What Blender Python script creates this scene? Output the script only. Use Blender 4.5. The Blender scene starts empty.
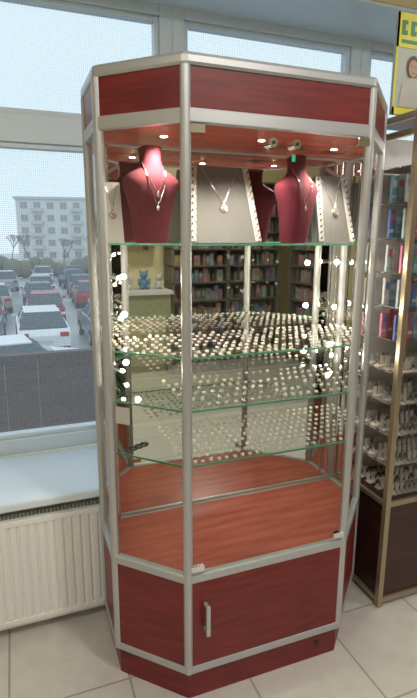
import bpy, math, random
from mathutils import Matrix, Vector
random.seed(7)
R=random.random
scene=bpy.context.scene
# ---------------------------------------------------------------- materials
def P(name,col,rough=0.5,metal=0.0,emis=None,es=0.0,spec=0.5,col2=None,scale=(8,8,8),nscale=4.0,bump=0.0,alpha=None):
    m=bpy.data.materials.new(name); m.use_nodes=True
    nt=m.node_tree; b=nt.nodes['Principled BSDF']
    b.inputs['Base Color'].default_value=(*col,1); b.inputs['Roughness'].default_value=rough
    b.inputs['Metallic'].default_value=metal; b.inputs['Specular IOR Level'].default_value=spec
    if emis:
        b.inputs['Emission Color'].default_value=(*emis,1); b.inputs['Emission Strength'].default_value=es
    if col2 or bump:
        tc=nt.nodes.new('ShaderNodeTexCoord'); mp=nt.nodes.new('ShaderNodeMapping'); mp.inputs['Scale'].default_value=scale
        nz=nt.nodes.new('ShaderNodeTexNoise'); nz.inputs['Scale'].default_value=nscale; nz.inputs['Detail'].default_value=5
        nt.links.new(tc.outputs['Object'],mp.inputs[0]); nt.links.new(mp.outputs[0],nz.inputs['Vector'])
        if col2:
            cr=nt.nodes.new('ShaderNodeValToRGB'); cr.color_ramp.elements[0].position=.35; cr.color_ramp.elements[1].position=.65
            cr.color_ramp.elements[0].color=(*col,1); cr.color_ramp.elements[1].color=(*col2,1)
            nt.links.new(nz.outputs['Fac'],cr.inputs[0]); nt.links.new(cr.outputs[0],b.inputs['Base Color'])
        if bump:
            bp=nt.nodes.new('ShaderNodeBump'); bp.inputs['Strength'].default_value=bump
            nt.links.new(nz.outputs['Fac'],bp.inputs['Height']); nt.links.new(bp.outputs[0],b.inputs['Normal'])
    return m
def glass(name,tint,ior=1.45,boost=1.0):
    m=bpy.data.materials.new(name); m.use_nodes=True; nt=m.node_tree; nt.nodes.clear()
    o=nt.nodes.new('ShaderNodeOutputMaterial'); mx=nt.nodes.new('ShaderNodeMixShader')
    t=nt.nodes.new('ShaderNodeBsdfTransparent'); t.inputs[0].default_value=(*tint,1)
    g=nt.nodes.new('ShaderNodeBsdfGlossy'); g.inputs['Roughness'].default_value=0.0
    f=nt.nodes.new('ShaderNodeFresnel'); f.inputs[0].default_value=ior
    ma=nt.nodes.new('ShaderNodeMath'); ma.operation='MULTIPLY'; ma.inputs[1].default_value=boost; ma.use_clamp=True
    nt.links.new(f.outputs[0],ma.inputs[0]); nt.links.new(ma.outputs[0],mx.inputs[0]); nt.links.new(t.outputs[0],mx.inputs[1]); nt.links.new(g.outputs[0],mx.inputs[2]); nt.links.new(mx.outputs[0],o.inputs[0])
    return m
def film():
    m=bpy.data.materials.new('window_film_glass'); m.use_nodes=True; nt=m.node_tree; nt.nodes.clear()
    N=nt.nodes.new; L=nt.links.new
    o=N('ShaderNodeOutputMaterial'); mx=N('ShaderNodeMixShader')
    t=N('ShaderNodeBsdfTransparent'); t.inputs[0].default_value=(.90,.96,.98,1)
    d=N('ShaderNodeBsdfTranslucent'); d.inputs[0].default_value=(.85,.92,.95,1)
    tc=N('ShaderNodeTexCoord'); v=N('ShaderNodeTexVoronoi'); v.inputs['Scale'].default_value=120; v.inputs['Randomness'].default_value=0.1
    r=N('ShaderNodeMapRange'); r.inputs[1].default_value=.2; r.inputs[2].default_value=.6; r.inputs[3].default_value=.28; r.inputs[4].default_value=.12
    L(tc.outputs['Object'],v.inputs['Vector']); L(v.outputs['Distance'],r.inputs[0]); L(r.outputs[0],mx.inputs[0])
    L(t.outputs[0],mx.inputs[1]); L(d.outputs[0],mx.inputs[2]); L(mx.outputs[0],o.inputs[0])
    return m
def tiles():
    m=P('floor_tiles',(.5,.47,.41),rough=.22); nt=m.node_tree; b=nt.nodes['Principled BSDF']
    N=nt.nodes.new; L=nt.links.new
    tc=N('ShaderNodeTexCoord'); mp=N('ShaderNodeMapping'); mp.inputs['Rotation'].default_value=(0,0,math.radians(0)); mp.inputs['Location'].default_value=(.12,.1,0)
    br=N('ShaderNodeTexBrick'); br.offset=0; br.inputs['Scale'].default_value=1.0
    br.inputs['Brick Width'].default_value=.40; br.inputs['Row Height'].default_value=.40; br.inputs['Mortar Size'].default_value=.004
    br.inputs['Color1'].default_value=(.58,.55,.51,1); br.inputs['Color2'].default_value=(.63,.60,.55,1); br.inputs['Mortar'].default_value=(.36,.33,.30,1)
    nz=N('ShaderNodeTexNoise'); nz.inputs['Scale'].default_value=14; nz.inputs['Detail'].default_value=6
    mix=N('ShaderNodeMixRGB'); mix.blend_type='MULTIPLY'; mix.inputs[0].default_value=.25
    L(tc.outputs['Object'],mp.inputs[0]); L(mp.outputs[0],br.inputs['Vector']); L(tc.outputs['Object'],nz.inputs['Vector'])
    L(br.outputs['Color'],mix.inputs[1]); L(nz.outputs['Fac'],mix.inputs[2]); L(mix.outputs[0],b.inputs['Base Color'])
    return m
ALU=P('brushed_aluminium',(.48,.49,.51),rough=.36,metal=.6)
RED=P('cherry_laminate',(.120,.006,.007),rough=.38,col2=(.19,.014,.013),scale=(1.2,1.2,12),nscale=5)
RED_LIT=P('cherry_laminate_lit',(.33,.060,.042),rough=.25,col2=(.45,.098,.068),scale=(1.0,9,9),nscale=4)  # same cherry laminate, with the warm interior light put into its colour
GLS=glass('clear_glass',(.97,.985,.975),1.45)
SHG=glass('shelf_glass',(.90,.97,.93),1.45)
EDG=P('glass_edge_green',(.10,.30,.21),rough=.15)
MIR=P('mirror_silvering',(.82,.82,.78),rough=.02,metal=1.0)
CHR=P('chrome',(.85,.85,.86),rough=.12,metal=1)
BULB=P('halogen_bulb',(1,1,1),emis=(1,.90,.74),es=30)
VEL=P('burgundy_velvet',(.075,.003,.012),rough=.9,col2=(.115,.006,.02),nscale=30,bump=.2)
GREY=P('grey_linen',(.12,.12,.116),rough=.9,col2=(.16,.16,.155),nscale=60,bump=.2)
WHT=P('white_leatherette',(.46,.455,.44),rough=.5)
SIL=P('silver',(.9,.88,.84),rough=.15,metal=1)
CLR=P('pale_plastic',(.55,.48,.43),rough=.25)
PVC=P('white_pvc',(.68,.77,.85),rough=.35)
SILL=P('sill_laminate',(.68,.77,.85),rough=.3)
WALL=P('yellow_paint',(.70,.62,.36),rough=.85,col2=(.74,.66,.40),nscale=3)
WALLW=P('cream_paint',(.66,.62,.45),rough=.85,col2=(.70,.66,.5),nscale=3)
CEIL=P('ceiling_paint',(.80,.79,.75),rough=.9,col2=(.83,.82,.78),nscale=3)
RAD=P('radiator_enamel',(.80,.79,.78),rough=.3)
TILE=tiles()
BRZ=P('bronze_aluminium',(.42,.35,.24),rough=.35,metal=.75)
DBR=P('wenge_laminate',(.030,.011,.009),rough=.3,col2=(.055,.02,.016),scale=(1,1,10))
BLK=P('black_plastic',(.01,.01,.01),rough=.4)
GRN=P('green_sticker',(.02,.5,.2),rough=.5)
PC=[(.02,.12,.5),(.5,.03,.04),(.65,.14,.3),(.6,.57,.53),(.6,.38,.06),(.03,.25,.12),(.1,.38,.55),(.2,.04,.28),(.5,.2,.1),(.03,.03,.05),(.4,.52,.56)]
PAL=[P('pack_%d'%i,tuple(.65*x+.35*.30 for x in c),rough=.35) for i,c in enumerate(PC)]
PAL2=[P('muted_pack_%d'%i,tuple(.38*x+.62*g for x,g in zip(c,(.20,.185,.15))),rough=.4) for i,c in enumerate(PC)]
# ---------------------------------------------------------------- mesh builder
class MB:
    def __init__(s): s.v=[];s.f=[];s.m=[];s.sm=[];s.mats=[]
    def add(s,vs,fs,mat,smooth=False,M=None):
        if mat not in s.mats: s.mats.append(mat)
        k=s.mats.index(mat); o=len(s.v)
        s.v+= [tuple((M@Vector(p)) if M else p) for p in vs]
        for f in fs: s.f.append([i+o for i in f]); s.m.append(k); s.sm.append(smooth)
    def prism(s,poly,z0,z1,mat,M=None,smooth=False):
        n=len(poly); vs=[(x,y,z0) for x,y in poly]+[(x,y,z1) for x,y in poly]
        fs=[list(range(n))[::-1],list(range(n,2*n))]+[[i,(i+1)%n,n+(i+1)%n,n+i] for i in range(n)]
        s.add(vs,fs,mat,smooth,M)
    def box(s,c,d,mat,M=None):
        x,y,z=c;a,b,h=[q/2 for q in d]
        s.prism([(x-a,y-b),(x+a,y-b),(x+a,y+b),(x-a,y+b)],z-h,z+h,mat,M)
    def seg(s,p,q,z0,z1,t,mat,ext=0):
        d=Vector((q[0]-p[0],q[1]-p[1])); d.normalize(); n=Vector((-d.y,d.x))*t/2; p=Vector(p[:2])-d*ext; q=Vector(q[:2])+d*ext
        s.prism([tuple(p-n),tuple(q-n),tuple(q+n),tuple(p+n)],z0,z1,mat)
    def quad(s,pts,mat): s.add(pts,[list(range(len(pts)))],mat)
    def cyl(s,p,q,r,mat,n=12,r2=None,M=None,smooth=True):
        p=Vector(p);q=Vector(q); r2=r if r2 is None else r2
        d=(q-p).normalized(); a=d.orthogonal().normalized(); b=d.cross(a)
        vs=[];
        for c,rr in((p,r),(q,r2)):
            for i in range(n):
                t=2*math.pi*i/n; vs.append(tuple(c+a*rr*math.cos(t)+b*rr*math.sin(t)))
        s.add(vs,[[i,(i+1)%n,n+(i+1)%n,n+i] for i in range(n)],mat,smooth,M)
        s.add(vs,[list(range(n))[::-1],list(range(n,2*n))],mat,False,M)
    def loft(s,rings,mat,M=None,smooth=True):
        n=len(rings[0]); vs=[p for r in rings for p in r]; fs=[]
        for k in range(len(rings)-1):
            for i in range(n): fs.append([k*n+i,k*n+(i+1)%n,(k+1)*n+(i+1)%n,(k+1)*n+i])
        s.add(vs,fs,mat,smooth,M); s.add(rings[0],[list(range(n))[::-1]],mat,False,M); s.add(rings[-1],[list(range(n))],mat,False,M)
    def sph(s,c,r,mat,n=12,k=8,M=None):
        if not hasattr(r,'__len__'): r=(r,r,r)
        rings=[]
        for j in range(k+1):
            t=math.pi*(0.02+0.96*j/k)-math.pi/2
            rings.append([(c[0]+r[0]*math.cos(t)*math.cos(2*math.pi*i/n),c[1]+r[1]*math.cos(t)*math.sin(2*math.pi*i/n),c[2]+r[2]*math.sin(t)) for i in range(n)])
        s.loft(rings,mat,M)
    def torus(s,c,Rr,r,mat,n=12,k=5,M=None,plane='xz'):
        vs=[]
        for i in range(n):
            a=2*math.pi*i/n
            for j in range(k):
                b=2*math.pi*j/k; q=Rr+r*math.cos(b); z=r*math.sin(b)
                if plane=='xz': vs.append((c[0]+q*math.cos(a),c[1]+z,c[2]+q*math.sin(a)))
                else: vs.append((c[0]+q*math.cos(a),c[1]+q*math.sin(a),c[2]+z))
        fs=[[i*k+j,((i+1)%n)*k+j,((i+1)%n)*k+(j+1)%k,i*k+(j+1)%k] for i in range(n) for j in range(k)]
        s.add(vs,fs,mat,True,M)
    def tube(s,pts,r,mat,n=6):
        for a,b in zip(pts[:-1],pts[1:]): s.cyl(a,b,r,mat,n)
    def obj(s,name,parent=None,loc=(0,0,0),rot=(0,0,0),bevel=0):
        me=bpy.data.meshes.new(name); me.from_pydata(s.v,[],s.f)
        for m in s.mats: me.materials.append(m)
        me.polygons.foreach_set('material_index',s.m); me.polygons.foreach_set('use_smooth',s.sm); me.update()
        o=bpy.data.objects.new(name,me); scene.collection.objects.link(o); o.location=loc; o.rotation_euler=rot
        if parent: o.parent=parent
        if bevel:
            b=o.modifiers.new('bevel','BEVEL'); b.width=bevel; b.segments=2; b.limit_method='ANGLE'
        return o
def empty(name,loc=(0,0,0),rz=0):
    e=bpy.data.objects.new(name,None); e.location=loc; e.rotation_euler=(0,0,rz); scene.collection.objects.link(e); return e
def light(name,kind,loc,energy,col,parent=None,size=.1,rot=(0,0,0),**k):
    l=bpy.data.lights.new(name,kind); l.energy=energy; l.color=col
    if kind=='AREA': l.size=size
    else: l.shadow_soft_size=size
    for a,b in k.items(): setattr(l,a,b)
    o=bpy.data.objects.new(name,l); scene.collection.objects.link(o); o.location=loc; o.rotation_euler=rot
    if parent: o.parent=parent
    return o
# ---------------------------------------------------------------- room (x = along window wall, y = towards window)
U0,U1,N0,NW=-2.2,3.6,-2.6,1.95
b=MB(); b.box(((U0+U1)/2,(N0+2.45)/2,-.05),(U1-U0,2.45-N0,.1),TILE); b.obj('floor')
b=MB(); b.box(((U0+U1)/2,(N0+2.45)/2,2.85),(U1-U0+.2,2.45-N0,.1),CEIL); b.obj('ceiling')
b=MB()
b.box(((U0+U1)/2,2.18,.27),(U1-U0,.46,.54),WALLW)
b.box(((U0+U1)/2,2.18,2.65),(U1-U0,.46,.31),WALL)
b.box((-1.75,2.18,1.52),(.9,.46,1.96),WALL); b.box((3.125,2.18,1.52),(.95,.46,1.96),WALL)
b.obj('wall_window')
b=MB(); b.box(((-1.3+2.65)/2,2.14,2.489),(3.95,.37,.011),PVC); b.obj('trim_2')
b=MB(); b.box(((U0+U1)/2,N0-.05,1.4),(U1-U0+.2,.1,2.8),WALL); b.obj('wall_back')
b=MB(); b.box((U0-.05,-.1,1.4),(.1,5,2.8),WALL); b.obj('wall_left')
b=MB(); b.box((U1+.05,-.1,1.4),(.1,5,2.8),WALL); b.obj('wall_right')
b=MB(); b.box(((U0+U1)/2,N0+.008,.04),(U1-U0,.016,.08),PVC); b.obj('baseboard_back')
b=MB(); b.box(((-1.3+2.65)/2,2.05,.5575),(3.95,.44,.035),SILL); b.obj('windowsill',bevel=.008)
FILM=film()
def window(name,u0,u1):
    e=empty(name,(u0,2.32,0))
    w=u1-u0
    b=MB(); y=0; d=.07
    b.box((.0275,y,1.535),(.055,d,1.92),PVC); b.box((w-.0275,y,1.535),(.055,d,1.92),PVC)
    b.box((w/2,y,.61),(w-.11,d,.07),PVC); b.box((w/2,y,1.96),(w-.11,d,.11),PVC); b.box((w/2,y,2.47),(w-.11,d,.05),PVC)
    # sash lips
    for z0,z1 in((.645,1.905),(2.015,2.445)):
        for x in(.055+.01,w-.065): b.box((x,y+.005,(z0+z1)/2),(.02,.05,z1-z0),PVC)
        for z in(z0+.01,z1-.01): b.box((w/2,y+.005,z),(w-.15,.05,.02),PVC)
    # handle
    b.box((w-.03,-.045,1.25),(.022,.02,.07),PVC); b.box((w-.03,-.06,1.2),(.018,.016,.12),PVC)
    b.obj('frame',e,bevel=.004)
    g=MB()
    for z0,z1 in((.66,1.89),(2.03,2.43)): g.quad([(.07,.01,z0),(w-.07,.01,z0),(w-.07,.01,z1),(.07,.01,z1)],FILM)
    g.obj('glazing',e)
window('window_1',-.6,.707); window('window_2',.707,1.678); window('window_3',1.678,2.649)
b=MB(); b.box((-.95,2.32,1.535),(.7,.07,1.92),PVC); b.obj('trim_1')
# ---------------------------------------------------------------- radiator
e=empty('radiator',(-.85,1.835,.06))
W,H=1.2,.44; b=MB(); prof=[]; per=.0333; n=int(W/per)
for i in range(n):
    x=i*per
    prof+=[(x,0),(x+.021,0),(x+.024,.007),(x+.030,.007)]
prof.append((n*per,0)); w=prof[-1][0]
vs=[(x,y,.02) for x,y in prof]+[(x,y,H-.02) for x,y in prof]; k=len(prof)
b.add(vs,[[i,i+1,k+i+1,k+i] for i in range(k-1)],RAD)
b.box((w/2,.012,.01),(w,.026,.022),RAD); b.box((w/2,.012,H-.012),(w,.026,.022),RAD)
b.box((w/2,.055,H/2),(w,.01,H-.04),RAD); b.box((.004,.033,H/2),(.008,.064,H-.01),RAD); b.box((w-.004,.033,H/2),(.008,.064,H-.01),RAD)
for i in range(int(w/.014)): b.box((.007+i*.014,.035,H-.004),(.005,.05,.006),RAD)
b.obj('panel',e,bevel=.002)
b=MB(); b.cyl((w-.02,.04,.02),(w-.02,.04,-.03),.009,RAD); b.cyl((w-.02,.04,-.03),(0,.04,-.03),.009,RAD)
b.cyl((.05,.04,.02),(.05,.04,-.06),.009,RAD); b.box((w*.3,.075,H*.5),(.03,.03,.2),RAD); b.box((w*.8,.075,H*.5),(.03,.03,.2),RAD); b.obj('pipework_and_brackets',e)
# ---------------------------------------------------------------- display cabinet
A=(.443,1.33);B_=(1.040,1.33);C=(1.283,1.573);D=(1.283,1.78);E=(.240,1.78);F=(.240,1.533)
poly=[A,B_,C,D,E,F]
def inset(poly,d):
    n=len(poly);out=[]
    for i in range(n):
        p0,p1,p2=[Vector(poly[(i+k)%n]) for k in(-1,0,1)]
        d1=(p1-p0).normalized();d2=(p2-p1).normalized(); n1=Vector((-d1.y,d1.x));n2=Vector((-d2.y,d2.x))
        bis=(n1+n2).normalized(); out.append(tuple(p1+bis*d/max(.2,bis.dot(n1))))
    return out
cab=empty('display_cabinet',(0,0,0))
ZT=1.826  # top of glass opening
b=MB()
pin=inset(poly,.014)
for p in pin:
    b.prism([(p[0]+.0155*math.cos(math.pi/8+i*math.pi/4),p[1]+.0155*math.sin(math.pi/8+i*math.pi/4)) for i in range(8)],.11,1.965,ALU)
for i in range(6):
    p,q=pin[i],pin[(i+1)%6]
    for z0,z1,t in((ZT,1.862,.024),(.452,.480,.026),(.11,.137,.026)): b.seg(p,q,z0,z1,t,ALU)
b.obj('aluminium_frame',cab,bevel=.003)
b=MB(); b.prism(inset(poly,.001),1.960,1.995,ALU); b.obj('top_rim',cab,bevel=.01)
b=MB()
for i in range(6):
    p,q=pin[i],pin[(i+1)%6]
    b.seg(p,q,1.862,1.960,.016,RED); b.seg(p,q,.137,.452,.016,RED)
pl=inset(poly,.018); b.prism(pl,0,.11,RED); b.obj('red_panels',cab)
DZ=.478
b=MB(); b.prism(inset(poly,.02),.466,DZ,RED_LIT); b.prism(inset(poly,.02),ZT+.006,1.858,RED_LIT); b.obj('deck_and_soffit',cab)
b=MB(); b.box((.76,1.768,(DZ+.002+ZT)/2),(1.0,.006,ZT-DZ-.002),MIR); b.obj('mirror_back',cab)
b=MB(); b.box((.76,1.762,DZ+.006),(1.0,.008,.011),ALU); b.obj('mirror_channel',cab)
g=MB()
for i in(0,1,2,4,5):
    p,q=pin[i],pin[(i+1)%6]
    g.quad([(p[0],p[1],DZ),(q[0],q[1],DZ),(q[0],q[1],ZT),(p[0],p[1],ZT)],GLS)
g.obj('glass_panes',cab)
g=MB(); ed=MB()
SZ=(1.512,1.183,1.02,.842)
for z in SZ:
    ps=inset(poly,.03); g.quad([(x,y,z) for x,y in ps],SHG)
    for i in(0,1,5): ed.seg(ps[i],ps[(i+1)%6],z-.003,z+.003,.003,EDG)
g.obj('glass_shelves',cab); ed.obj('shelf_edges',cab)
b=MB(); b.seg((.270,1.520),(.306,1.484),.955,1.01,.002,WHT); b.obj('price_card',cab)
# fittings
b=MB()
for x,z in((.478,ZT-.014),(1.01,ZT-.014),(.478,.502),(1.01,.502)): b.box((x,1.338,z),(.045,.014,.022),CHR)
for x in(.70,.775): b.cyl((x,1.325,1.79),(x,1.36,1.79),.013,CHR,16); b.cyl((x,1.322,1.79),(x,1.326,1.79),.005,BLK,8)
b.box((.775,1.343,1.755),(.012,.003,.02),GRN)
b.obj('hinges_and_locks',cab,bevel=.002)
b=MB() # door handle
b.box((.505,1.309,.32),(.014,.012,.11),ALU); b.box((.505,1.325,.365),(.012,.03,.012),ALU); b.box((.505,1.325,.275),(.012,.03,.012),ALU)
b.cyl((.95,1.350,.06),(.95,1.345,.06),.011,BLK,14)
b.obj('door_handle',cab,bevel=.002)
lamps=[]
b=MB()
for x,zs in((.31,(1.40,1.26,1.075)),(1.225,(1.44,1.26,1.06))):
    b.cyl((x,1.745,DZ),(x,1.745,ZT),.005,CHR,10)
    for z in zs:
        sx=.022 if x<.7 else -.022
        b.cyl((x,1.74,z),(x+sx,1.715,z-.003),.005,CHR,10,r2=.011); b.sph((x+sx*1.15,1.712,z-.003),.0062,BULB)
        lamps.append((x+sx*3,1.67,z-.01))
b.obj('spotlight_poles',cab)
for i,p in enumerate(lamps): light('spot_bulb_%d'%i,'POINT',p,1.0,(1,.88,.72),cab,size=.010)
b=MB()
tl=[(.45,1.55),(.75,1.5),(1.05,1.55)]
for x,y in tl: b.cyl((x,y,ZT+.006),(x,y,ZT),.016,CHR,18); b.cyl((x,y,ZT+.001),(x,y,ZT-.001),.010,BULB,16)
b.obj('soffit_downlights',cab)
for i,(x,y) in enumerate(tl): light('soffit_lamp_%d'%i,'SPOT',(x,y,ZT-.01),13,(1,.88,.72),cab,size=.012,spot_size=2.3,spot_blend=.8)
# ---------------------------------------------------------------- busts
Z1=SZ[0]+.0015
BP=[(0,.054,.030),(.02,.059,.034),(.08,.067,.038),(.14,.082,.043),(.175,.096,.045),(.195,.094,.042),(.212,.070,.036),(.225,.044,.031),(.24,.035,.028),(.265,.034,.027),(.285,.038,.028)]
def brad(z):
    for (z0,a0,b0),(z1,a1,b1) in zip(BP[:-1],BP[1:]):
        if z0<=z<=z1:
            t=(z-z0)/(z1-z0); return a0+(a1-a0)*t,b0+(b1-b0)*t
    return BP[-1][1:]
def bust(loc,rz,drop):
    b=MB(); rings=[]
    for z,rx,ry in BP:
        ring=[]
        for i in range(28):
            t=2*math.pi*i/28; c,s_=math.cos(t),math.sin(t)
            ring.append((rx*math.copysign(abs(c)**.8,c),ry*math.copysign(abs(s_)**.9,s_)-.006*math.sin(z*11),z+ (.008*-s_ if z>.27 else 0)))
        rings.append(ring)
    b.loft(rings,VEL)
    def sp(x,z):
        rx,ry=brad(z); q=max(0,1-(abs(x)/rx)**2.4)
        return (x,-ry*q**.45-.006*math.sin(z*11)-.003,z)
    for dr,m in drop:
        pts=[]
        for i in range(-12,13):
            t=i/12; z=.245-dr*(1-abs(t)**1.3)
            x=t*.034*(1+.35*math.sin(math.pi*abs(t)))
            pts.append(sp(x,z))
        b.tube(pts,.0011,m)
        q=pts[12]; b.sph((q[0],q[1]-.002,q[2]-.008),(.006,.003,.009),m)
    b.obj('necklace_bust',loc=loc,rot=(0,0,rz))
bust((.422,1.615,Z1),.2,[(.09,SIL),(.13,SIL)])
bust((.935,1.60,Z1),.3,[(.12,SIL)])
def pad(loc,rz,w0,w1,h,mat,pins=True):
    b=MB(); M=Matrix.Rotation(math.radians(-14),4,'X')
    t=.008
    b.add([(-w0/2,0,0),(w0/2,0,0),(w1/2,0,h),(-w1/2,0,h),(-w0/2,t,0),(w0/2,t,0),(w1/2,t,h),(-w1/2,t,h)],[[0,1,2,3],[7,6,5,4],[0,4,5,1],[1,5,6,2],[2,6,7,3],[3,7,4,0]],mat,M=M)
    for s in(-1,1):
        b.add([(s*w0/2,-.003,.005),(s*(w0/2-.024),-.003,.005),(s*(w1/2-.024),-.003,h-.003),(s*w1/2,-.003,h-.003)],[[0,1,2,3]],WHT,M=M)
        if pins:
            for k in range(11):
                f=(k+.7)/11.5; x=s*(w0/2+(w1-w0)/2*f-.008)
                b.cyl((x,-.003,h*f),(x,-.014,h*f+.003),.0022,BLK,6,M=M); b.tube([tuple(M@Vector((x,-.010,h*f))),tuple(M@Vector((x-s*.012,-.008,h*f-.02)))],.001,SIL,4)
    b.torus((0,-.006,h*.45),.011,.002,SIL,14,5,M=M); b.sph((0,-.006,h*.45),(.006,.004,.006),SIL,M=M)
    b.tube([tuple(M@Vector((-w1*.3,-.003,h*.95))),tuple(M@Vector((0,-.004,h*.5))),tuple(M@Vector((w1*.3,-.003,h*.95)))],.0009,SIL,4)
    b.add([(-.02,t,h*.6),(.02,t,h*.6),(.02,.075+.0,0.02),(-.02,.075,0.02)],[[0,1,2,3]],mat,M=M)
    b.obj('necklace_pad',loc=loc,rot=(0,0,rz))
pad((.693,1.635,Z1+.001),.05,.275,.22,.265,GREY)
pad((.298,1.60,Z1+.001),-.1,.065,.055,.19,WHT,False)
pad((1.140,1.63,Z1+.001),.1,.17,.14,.25,GREY)
# ---------------------------------------------------------------- earrings
CARD=P('display_card',(.55,.49,.45),rough=.5)
PEARL=P('pearl',(.78,.73,.69),rough=.2)
def earrings(z,us,ns,dens,seed,du=.026,dn=.046):
    random.seed(seed); b=MB()
    u=us[0]
    while u<us[1]:
        n=ns[0]
        while n<ns[1]:
            x=u+random.uniform(-.0015,.0015); y=n+random.uniform(-.002,.002)
            if R()<dens and y>1.375+max(0,.443-x,x-1.063):
                h=random.uniform(.005,.008); m=random.choice([SIL,PEARL,PEARL,CLR])
                # low slanted card with a pair of studs or a ring lying on it
                b.add([(x-.0055,y-.005,z+.0008),(x+.0055,y-.005,z+.0008),(x+.0055,y+.004,z+h),(x-.0055,y+.004,z+h),(x-.0055,y+.004,z+.0008),(x+.0055,y+.004,z+.0008)],[[0,1,2,3],[3,2,5,4],[0,4,5,1],[0,3,4],[1,5,2]],CARD)
                k=random.randint(0,3)
                if k==0: b.torus((x,y-.003,z+h+.0015),.004,.0012,m,8,4)
                else:
                    for s in(-1,1): b.sph((x+s*.0032,y-.002,z+h*.75),.0024,m,6,4)
            n+=dn
        u+=du
    return b
earrings(SZ[1]+.001,(.30,1.24),(1.38,1.72),.88,1,du=.027,dn=.048).obj('earring_collection')
earrings(SZ[2]+.001,(.48,1.22),(1.40,1.71),.75,2,du=.030,dn=.060).obj('earring_collection')
earrings(SZ[3]+.001,(.46,1.22),(1.38,1.72),.95,3,du=.027,dn=.040).obj('earring_collection')
b=MB()
for i in range(3): b.torus((.33+.02*i,1.55+.01*i,SZ[3]+.0055),.012,.004,BLK,12,6,plane='xy')
b.obj('bracelet_stack')
# ---------------------------------------------------------------- bronze cabinet
BX=1.335
bc=empty('bronze_display_case',(BX,1.47,0)); W2=1.0; D2=.31
b=MB()
for x,y in((.012,.012),(W2-.012,.012),(.012,D2-.012),(W2-.012,D2-.012)): b.box((x,y,.985),(.024,.024,1.97),BRZ)
for z in(.03,.475,1.90,1.955):
    b.box((W2/2,.012,z),(W2-.048,.02,.022),BRZ); b.box((.012,D2/2,z),(.02,D2-.048,.022),BRZ); b.box((W2-.012,D2/2,z),(.02,D2-.048,.022),BRZ)
b.obj('frame',bc,bevel=.002)
b=MB(); b.box((W2/2,.02,.25),(W2-.056,.014,.42),DBR); b.box((.02,D2/2,.25),(.014,D2-.056,.42),DBR); b.box((W2/2,D2-.01,1.2),(W2-.056,.008,1.45),WHT)
b.box((W2/2,D2/2,.48),(W2-.03,D2-.03,.012),DBR); b.box((W2/2,D2/2,1.963),(W2-.03,D2-.03,.012),DBR)
zs=[.62,.75,.88,1.01,1.14,1.27,1.40,1.53,1.66,1.79]
for z in zs: b.box((W2/2,D2/2+.01,z),(W2-.06,D2-.08,.004),CHR)
b.box((W2/2,.05,1.885),(W2-.1,.02,.012),P('added_fill_strip',(1,1,1),emis=(1,.95,.88),es=6))  # glowing strip added to brighten the goods in the case
b.obj('panels_and_shelves',bc)
light('added_fill_light','AREA',(W2/2,.05,1.87),2.5,(1,.95,.88),bc,size=.9,shape='RECTANGLE',size_y=.03)  # fill light added along with the strip, lifts the case interior
g=MB(); g.quad([(.02,.01,.49),(W2-.02,.01,.49),(W2-.02,.01,1.92),(.02,.01,1.92)],GLS); g.obj('glass_pane',bc)
random.seed(4); b=MB()
for z in [.487]+zs[:-1]:
    big=z>=1.14
    x=.05
    while x<W2-.06:
        if big:
            w=random.uniform(.026,.036); h=random.uniform(.085,.115)
            for y in(.08,.16):
                c=random.choice([PAL[i] for i in(0,1,2,3,3,6,10,10,2,6,3)]); b.box((x,y,z+.003+h/2),(w*.9,.010,h),c)
                b.box((x,y-.006,z+.003+h*.72),(w*.6,.002,h*.25),random.choice([PAL[3],PAL[10],PAL[1],PAL[0]])); b.box((x,y-.006,z+.003+h*.25),(w*.7,.002,h*.12),PAL[3])
            x+=w
        else:
            for y in(.05,.11,.17,.23):
                b.box((x,y,z+.003+.004),(.020,.03,.006),CARD); b.box((x,y+.01,z+.026),(.017,.003,.036),random.choice([WHT,CARD,SIL,CARD,CHR]))
            x+=.026
b.obj('packaged_goods',loc=(BX,1.47,0))
# poster
YEL=P('poster_yellow',(.75,.70,.03),rough=.4); SKN=P('poster_skin',(.55,.36,.26),rough=.5); HAIR=P('poster_hair',(.16,.09,.05),rough=.5); PBG=P('poster_background',(.45,.50,.46),rough=.4); TEAL=P('poster_teal',(.02,.25,.12),rough=.4)
b=MB(); b.box((0,0,.165),(.40,.012,.33),PBG); b.box((0,-.007,.275),(.40,.002,.11),YEL); b.box((0,-.007,.012),(.40,.002,.024),YEL); b.box((-.196,-.007,.165),(.008,.002,.33),YEL)
for k in range(9): b.box((-.17+.04*k,-.009,.283),(.024,.002,.045),TEAL); b.box((-.164+.04*k,-.0105,.283),(.008,.001,.018),YEL)
b.box((-.03,-.009,.240),(.30,.002,.010),TEAL)
for cx in(-.12,.04,.14):
    for rx,rz,cz,m,y in((.030,.038,.160,HAIR,-.0085),(.021,.029,.155,SKN,-.0105)):
        b.add([(cx+rx*math.cos(t*math.pi/10),y,cz+rz*math.sin(t*math.pi/10)) for t in range(20)],[list(range(20))],m)
    b.add([(cx-.055,-.0087,.026),(cx+.055,-.0087,.026),(cx+.045,-.0087,.10),(cx+.010,-.0087,.125),(cx-.010,-.0087,.125),(cx-.045,-.0087,.10)],[[0,1,2,3,4,5]],PAL[3])
    for sx in(-.009,.009): b.box((cx+sx,-.0115,.161),(.005,.001,.003),HAIR)
    b.box((cx,-.0115,.140),(.011,.001,.003),PAL[1])
b.box((0,.05,.006),(.12,.1,.012),BLK)
b.obj('advertising_poster',loc=(1.515,1.60,1.9705))
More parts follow.
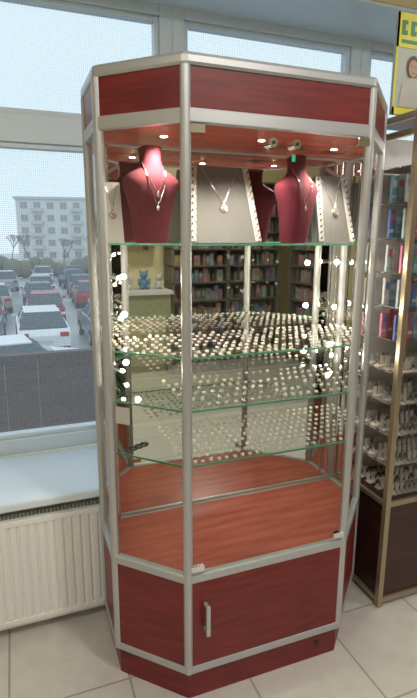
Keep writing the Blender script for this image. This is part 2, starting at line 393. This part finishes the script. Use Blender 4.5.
# ---------------------------------------------------------------- shop behind camera (seen in mirror)
SHW=P('shelf_white',(.6,.6,.57),rough=.5); SHD=P('shelf_dark',(.12,.11,.09),rough=.5); BKP=P('shelf_back',(.25,.26,.22),rough=.7)
def shelving(loc,rz,SW,seed):
    sh=empty('store_shelving',loc,rz); b=MB(); nb=max(1,round(SW/.85))
    for i in range(nb+1): b.box((min(max(SW*i/nb,.015),SW-.015),.17,1.1),(.03,.34,2.2),SHD)
    lv=(.1,.34,.56,.78,1.0,1.20,1.40,1.60,1.80,2.0,2.19)
    for z in lv: b.box((SW/2,.17,z),(SW,.34,.015),SHD)
    b.box((SW/2,.005,1.1),(SW,.01,2.2),BKP); b.obj('shelf_unit',sh)
    random.seed(seed); b=MB()
    for z in lv[:-1]:
        z+=.008; x=.04
        while x<SW-.08:
            w=random.uniform(.03,.075); h=random.uniform(.10,.17)
            if min(abs(x+w/2-SW*i/nb) for i in range(nb+1))<w/2+.02: x+=.02; continue
            c=random.choice(PAL2); k=R()
            if k<.6: b.box((x+w/2,.22,z+h/2),(w*.94,.14,h),c); b.box((x+w/2,.291,z+h*.6),(w*.6,.003,h*.4),random.choice(PAL2))
            elif k<.85: b.cyl((x+w/2,.22,z),(x+w/2,.22,z+h*.75),w*.35,c,12); b.cyl((x+w/2,.22,z+h*.75),(x+w/2,.22,z+h),w*.15,random.choice(PAL2),10)
            else: b.sph((x+w/2,.22,z+w*.46),w*.46,c)
            x+=w+.004
    b.obj('toys_and_gifts',sh)
shelving((1.75,N0+.02,0),0,1.45,11)
shelving((U1-.02,-2.1,0),math.pi/2,2.6,12)
# counter with plush toys
b=MB(); CT=P('counter_green',(.25,.28,.16),rough=.6,col2=(.3,.33,.2))
b.box((.9,N0+.30,.45),(1.55,.5,.9),CT); b.box((.9,N0+.30,.92),(1.6,.56,.04),SHW); b.box((.9,N0+.30,.04),(1.45,.54,.08),SHD)
for x in(.4,.9,1.4): b.box((x,N0+.553,.5),(.46,.012,.7),CT)
b.obj('shop_counter')
b=MB(); b.box((.9,N0+.14,1.5),(1.5,.24,.025),SHW); 
for x in(.3,.9,1.5): b.box((x,N0+.1,1.44),(.02,.16,.10),SHD)
b.obj('wall_shelf')
PLW=P('plush_white',(.55,.54,.5),rough=1,bump=.4,nscale=40); PLB=P('plush_blue',(.12,.25,.38),rough=1,bump=.4,nscale=40)
def plush(loc,m,s):
    b=MB(); b.sph((0,0,.09),(.07,.06,.09),m); b.sph((0,-.01,.22),(.065,.055,.06),m); b.sph((0,-.06,.205),(.025,.02,.02),m); b.sph((0,-.08,.212),.008,BLK)
    for q in(-1,1): b.sph((q*.05,0,.275),(.025,.015,.025),m); b.sph((q*.08,-.03,.12),(.025,.025,.06),m); b.sph((q*.05,-.07,.035),(.03,.06,.033),m); b.sph((q*.022,-.058,.235),.007,BLK)
    o=b.obj('plush_toy',loc=loc,rot=(0,0,math.pi)); o.scale=(s,s,s)
for x,z,m,s in((.35,.94,PLW,1.0),(.7,.94,PLB,.9),(.95,.94,PLW,1.0),(1.18,.94,PLW,1.0),(1.42,.94,PLB,.75),(1.6,.94,PLW,.6),(.5,1.5125,PLB,.9),(.9,1.5125,PLW,1.0),(1.3,1.5125,PLB,.8)): plush((x,N0+(.3 if z<1 else .15),z),m,s)
# ceiling lamps
LMP=P('lamp_diffuser',(1,1,1),emis=(1,.95,.87),es=9)
for x,y in((-.9,.4),(.9,.2),(2.5,.4),(0,-1.4),(1.8,-1.3)):
    e=empty('ceiling_lamp',(x,y,2.8)); b=MB(); b.cyl((0,0,0),(0,0,-.03),.13,PVC,24); b.cyl((0,0,-.03),(0,0,-.05),.11,LMP,24,r2=.09); b.obj('fixture',e)
    light('lamp_light','AREA',(0,0,-.07),14 if y>0 else 20,(1,.955,.89),e,size=.22,shape='DISK')
# ---------------------------------------------------------------- outside
G=-2.5
ASP=P('wet_asphalt',(.25,.27,.29),rough=.35,col2=(.55,.58,.6),nscale=.15,scale=(1,1,1))
b=MB(); b.box((0,72,G-.1),(240,138,.2),ASP); b.obj('parking_lot')
FEN=P('fence_boards',(.085,.04,.036),rough=.6,col2=(.12,.058,.052),scale=(1,1,8))
b=MB()
for i in range(26): b.box((-2+.2*i,3.35,(G+.765)/2),(.198,.03,.765-G),FEN)
b.box((.5,3.35,.785),(5.3,.07,.04),FEN); b.obj('board_fence')
BW=P('hazed_render_facade',(.74,.72,.68),rough=.8,col2=(.78,.76,.72),nscale=.5); WN=P('facade_window',(.34,.37,.40),rough=.15)  # building colour brightened to stand in for distance haze
def block(loc,w,h,fl,rz):
    b=MB(); b.box((0,5,h/2),(w,10,h),BW); b.box((0,5,h+.2),(w+.6,10.6,.4),SHW)
    fh=h/fl; n=int(w/2.2)
    for f in range(fl):
        for i in range(n):
            x=-w/2+2.2*(i+.6); z=f*fh+fh*.5
            b.box((x,-.02,z),(1.1,.1,fh*.5),WN); b.box((x,-.09,z),(.07,.06,fh*.5),SHW)
            if i%3==1: b.box((x,-.5,z-fh*.35),(1.9,1.0,fh*.28),SHW)
    b.obj('apartment_block',loc=loc,rot=(0,0,rz))
block((9,94,G),16,10.5,5,-.2); block((-22,120,G),26,9,3,.1)
TRK=P('bare_bark',(.22,.20,.17),rough=.9)
def tree(loc,h):
    b=MB()
    def br(p,d,l,r,k):
        q=p+d*l; b.cyl(p,q,r,TRK,5,r2=r*.65)
        if k==0: return
        for i in range(3):
            nd=(d+Vector((random.uniform(-.7,.7),random.uniform(-.7,.7),random.uniform(-.1,.5)))).normalized(); br(q,nd,l*.72,r*.6,k-1)
    br(Vector((0,0,0)),Vector((0,0,1)),h*.3,h*.02,5); b.obj('bare_tree',loc=loc)
random.seed(9)
for x,y,h in((-3,62,4.5),(2,70,5),(6,66,4.5),(-8,60,5),(11,72,5),(0,78,5)): tree((x,y,G),h)
HED=P('winter_hedge',(.16,.15,.10),rough=1,col2=(.26,.24,.18),nscale=6,bump=.8)
b=MB(); random.seed(3)
for i in range(44):
    rz=random.uniform(.6,1.15); b.sph((-22+i*1.1,55+random.uniform(-.6,.6),G+rz),(random.uniform(.8,1.2),.8,rz),HED,10,6)
b.obj('hedge_row')
RUB=P('tyre_rubber',(.02,.02,.02),rough=.8); CGL=P('car_glass',(.08,.10,.12),rough=.08); TL=P('tail_light',(.5,.01,.01),rough=.2)
def car(loc,rz,col):
    b=MB()
    prof=[(-2.1,.35),(-2.12,.75),(-1.95,.95),(-1.1,1.02),(-1.0,1.03),(1.2,1.03),(2.0,.88),(2.15,.6),(2.1,.3)]
    n=len(prof); hw=.86; vs=[(x,-hw,z) for x,z in prof]+[(x,hw,z) for x,z in prof]
    b.add(vs,[list(range(n)),list(range(n,2*n))[::-1]]+[[i,n+i,n+(i+1)%n,(i+1)%n] for i in range(n)],col)
    b.add([(-1.9,-.80,.98),(1.15,-.80,1.02),(.45,-.62,1.45),(-1.35,-.62,1.47),(-1.9,.80,.98),(1.15,.80,1.02),(.45,.62,1.45),(-1.35,.62,1.47)],[[0,1,2,3],[7,6,5,4],[1,5,6,2],[3,7,4,0]],CGL)
    b.box((-.45,0,1.47),(1.75,1.22,.05),col)
    for s in(-1,1): b.cyl((-.4,s*.80,1.0),(-.4,s*.62,1.46),.035,col,6)
    for x in(-1.3,1.35):
        for s in(-1,1): b.cyl((x,s*.72,.32),(x,s*.89,.32),.32,RUB,18); b.cyl((x,s*.87,.32),(x,s*.9,.32),.19,SIL,12)
    for s in(-1,1): b.box((-2.1,s*.66,.78),(.08,.3,.16),TL); b.box((2.08,s*.62,.68),(.1,.34,.13),SHW); b.box((.85,s*.93,1.08),(.12,.16,.1),col)
    b.box((-2.13,0,.55),(.03,.5,.12),SHW)
    b.obj('car',loc=loc,rot=(0,0,rz),bevel=.05)
CC=[P('car_paint_%d'%i,c,rough=.2,metal=.1) for i,c in enumerate([(.85,.87,.9),(.35,.03,.04),(.10,.11,.13),(.35,.38,.41),(.08,.13,.25),(.65,.67,.68)])]
car((-.2,13.6,G),.15,CC[0])
random.seed(21)
for row,(y,n0) in enumerate(((19.5,1),(25,2),(31,3),(37,4),(43,5),(49,6))):
    for i in range(6+row):
        x=-4.5+i*2.6+R()*.5+row*.3
        if R()<.88: car((x,y+R(),G),1.57+random.uniform(-.06,.06),random.choice(CC))
# ---------------------------------------------------------------- world
w=bpy.data.worlds.new('overcast_sky'); scene.world=w; w.use_nodes=True; nt=w.node_tree; bg=nt.nodes['Background']
tc=nt.nodes.new('ShaderNodeTexCoord'); nz=nt.nodes.new('ShaderNodeTexNoise'); nz.inputs['Scale'].default_value=2.0
cr=nt.nodes.new('ShaderNodeValToRGB'); cr.color_ramp.elements[0].color=(.60,.71,.78,1); cr.color_ramp.elements[1].color=(.70,.79,.84,1)
nt.links.new(tc.outputs['Generated'],nz.inputs['Vector']); nt.links.new(nz.outputs['Fac'],cr.inputs[0]); nt.links.new(cr.outputs[0],bg.inputs[0]); bg.inputs[1].default_value=1.32
# ---------------------------------------------------------------- camera
cd=bpy.data.cameras.new('camera'); cam=bpy.data.objects.new('camera',cd); scene.collection.objects.link(cam); scene.camera=cam
cd.sensor_width=36; cd.lens=26.0; cd.clip_start=.02; cd.clip_end=500
M=Matrix.Rotation(math.radians(-21),4,'Z')@Matrix.Rotation(math.radians(90-12.4),4,'X')@Matrix.Rotation(math.radians(.2),4,'Z')
cam.matrix_world=Matrix.Translation((0,0,1.53))@M
scene.view_settings.view_transform='Standard'
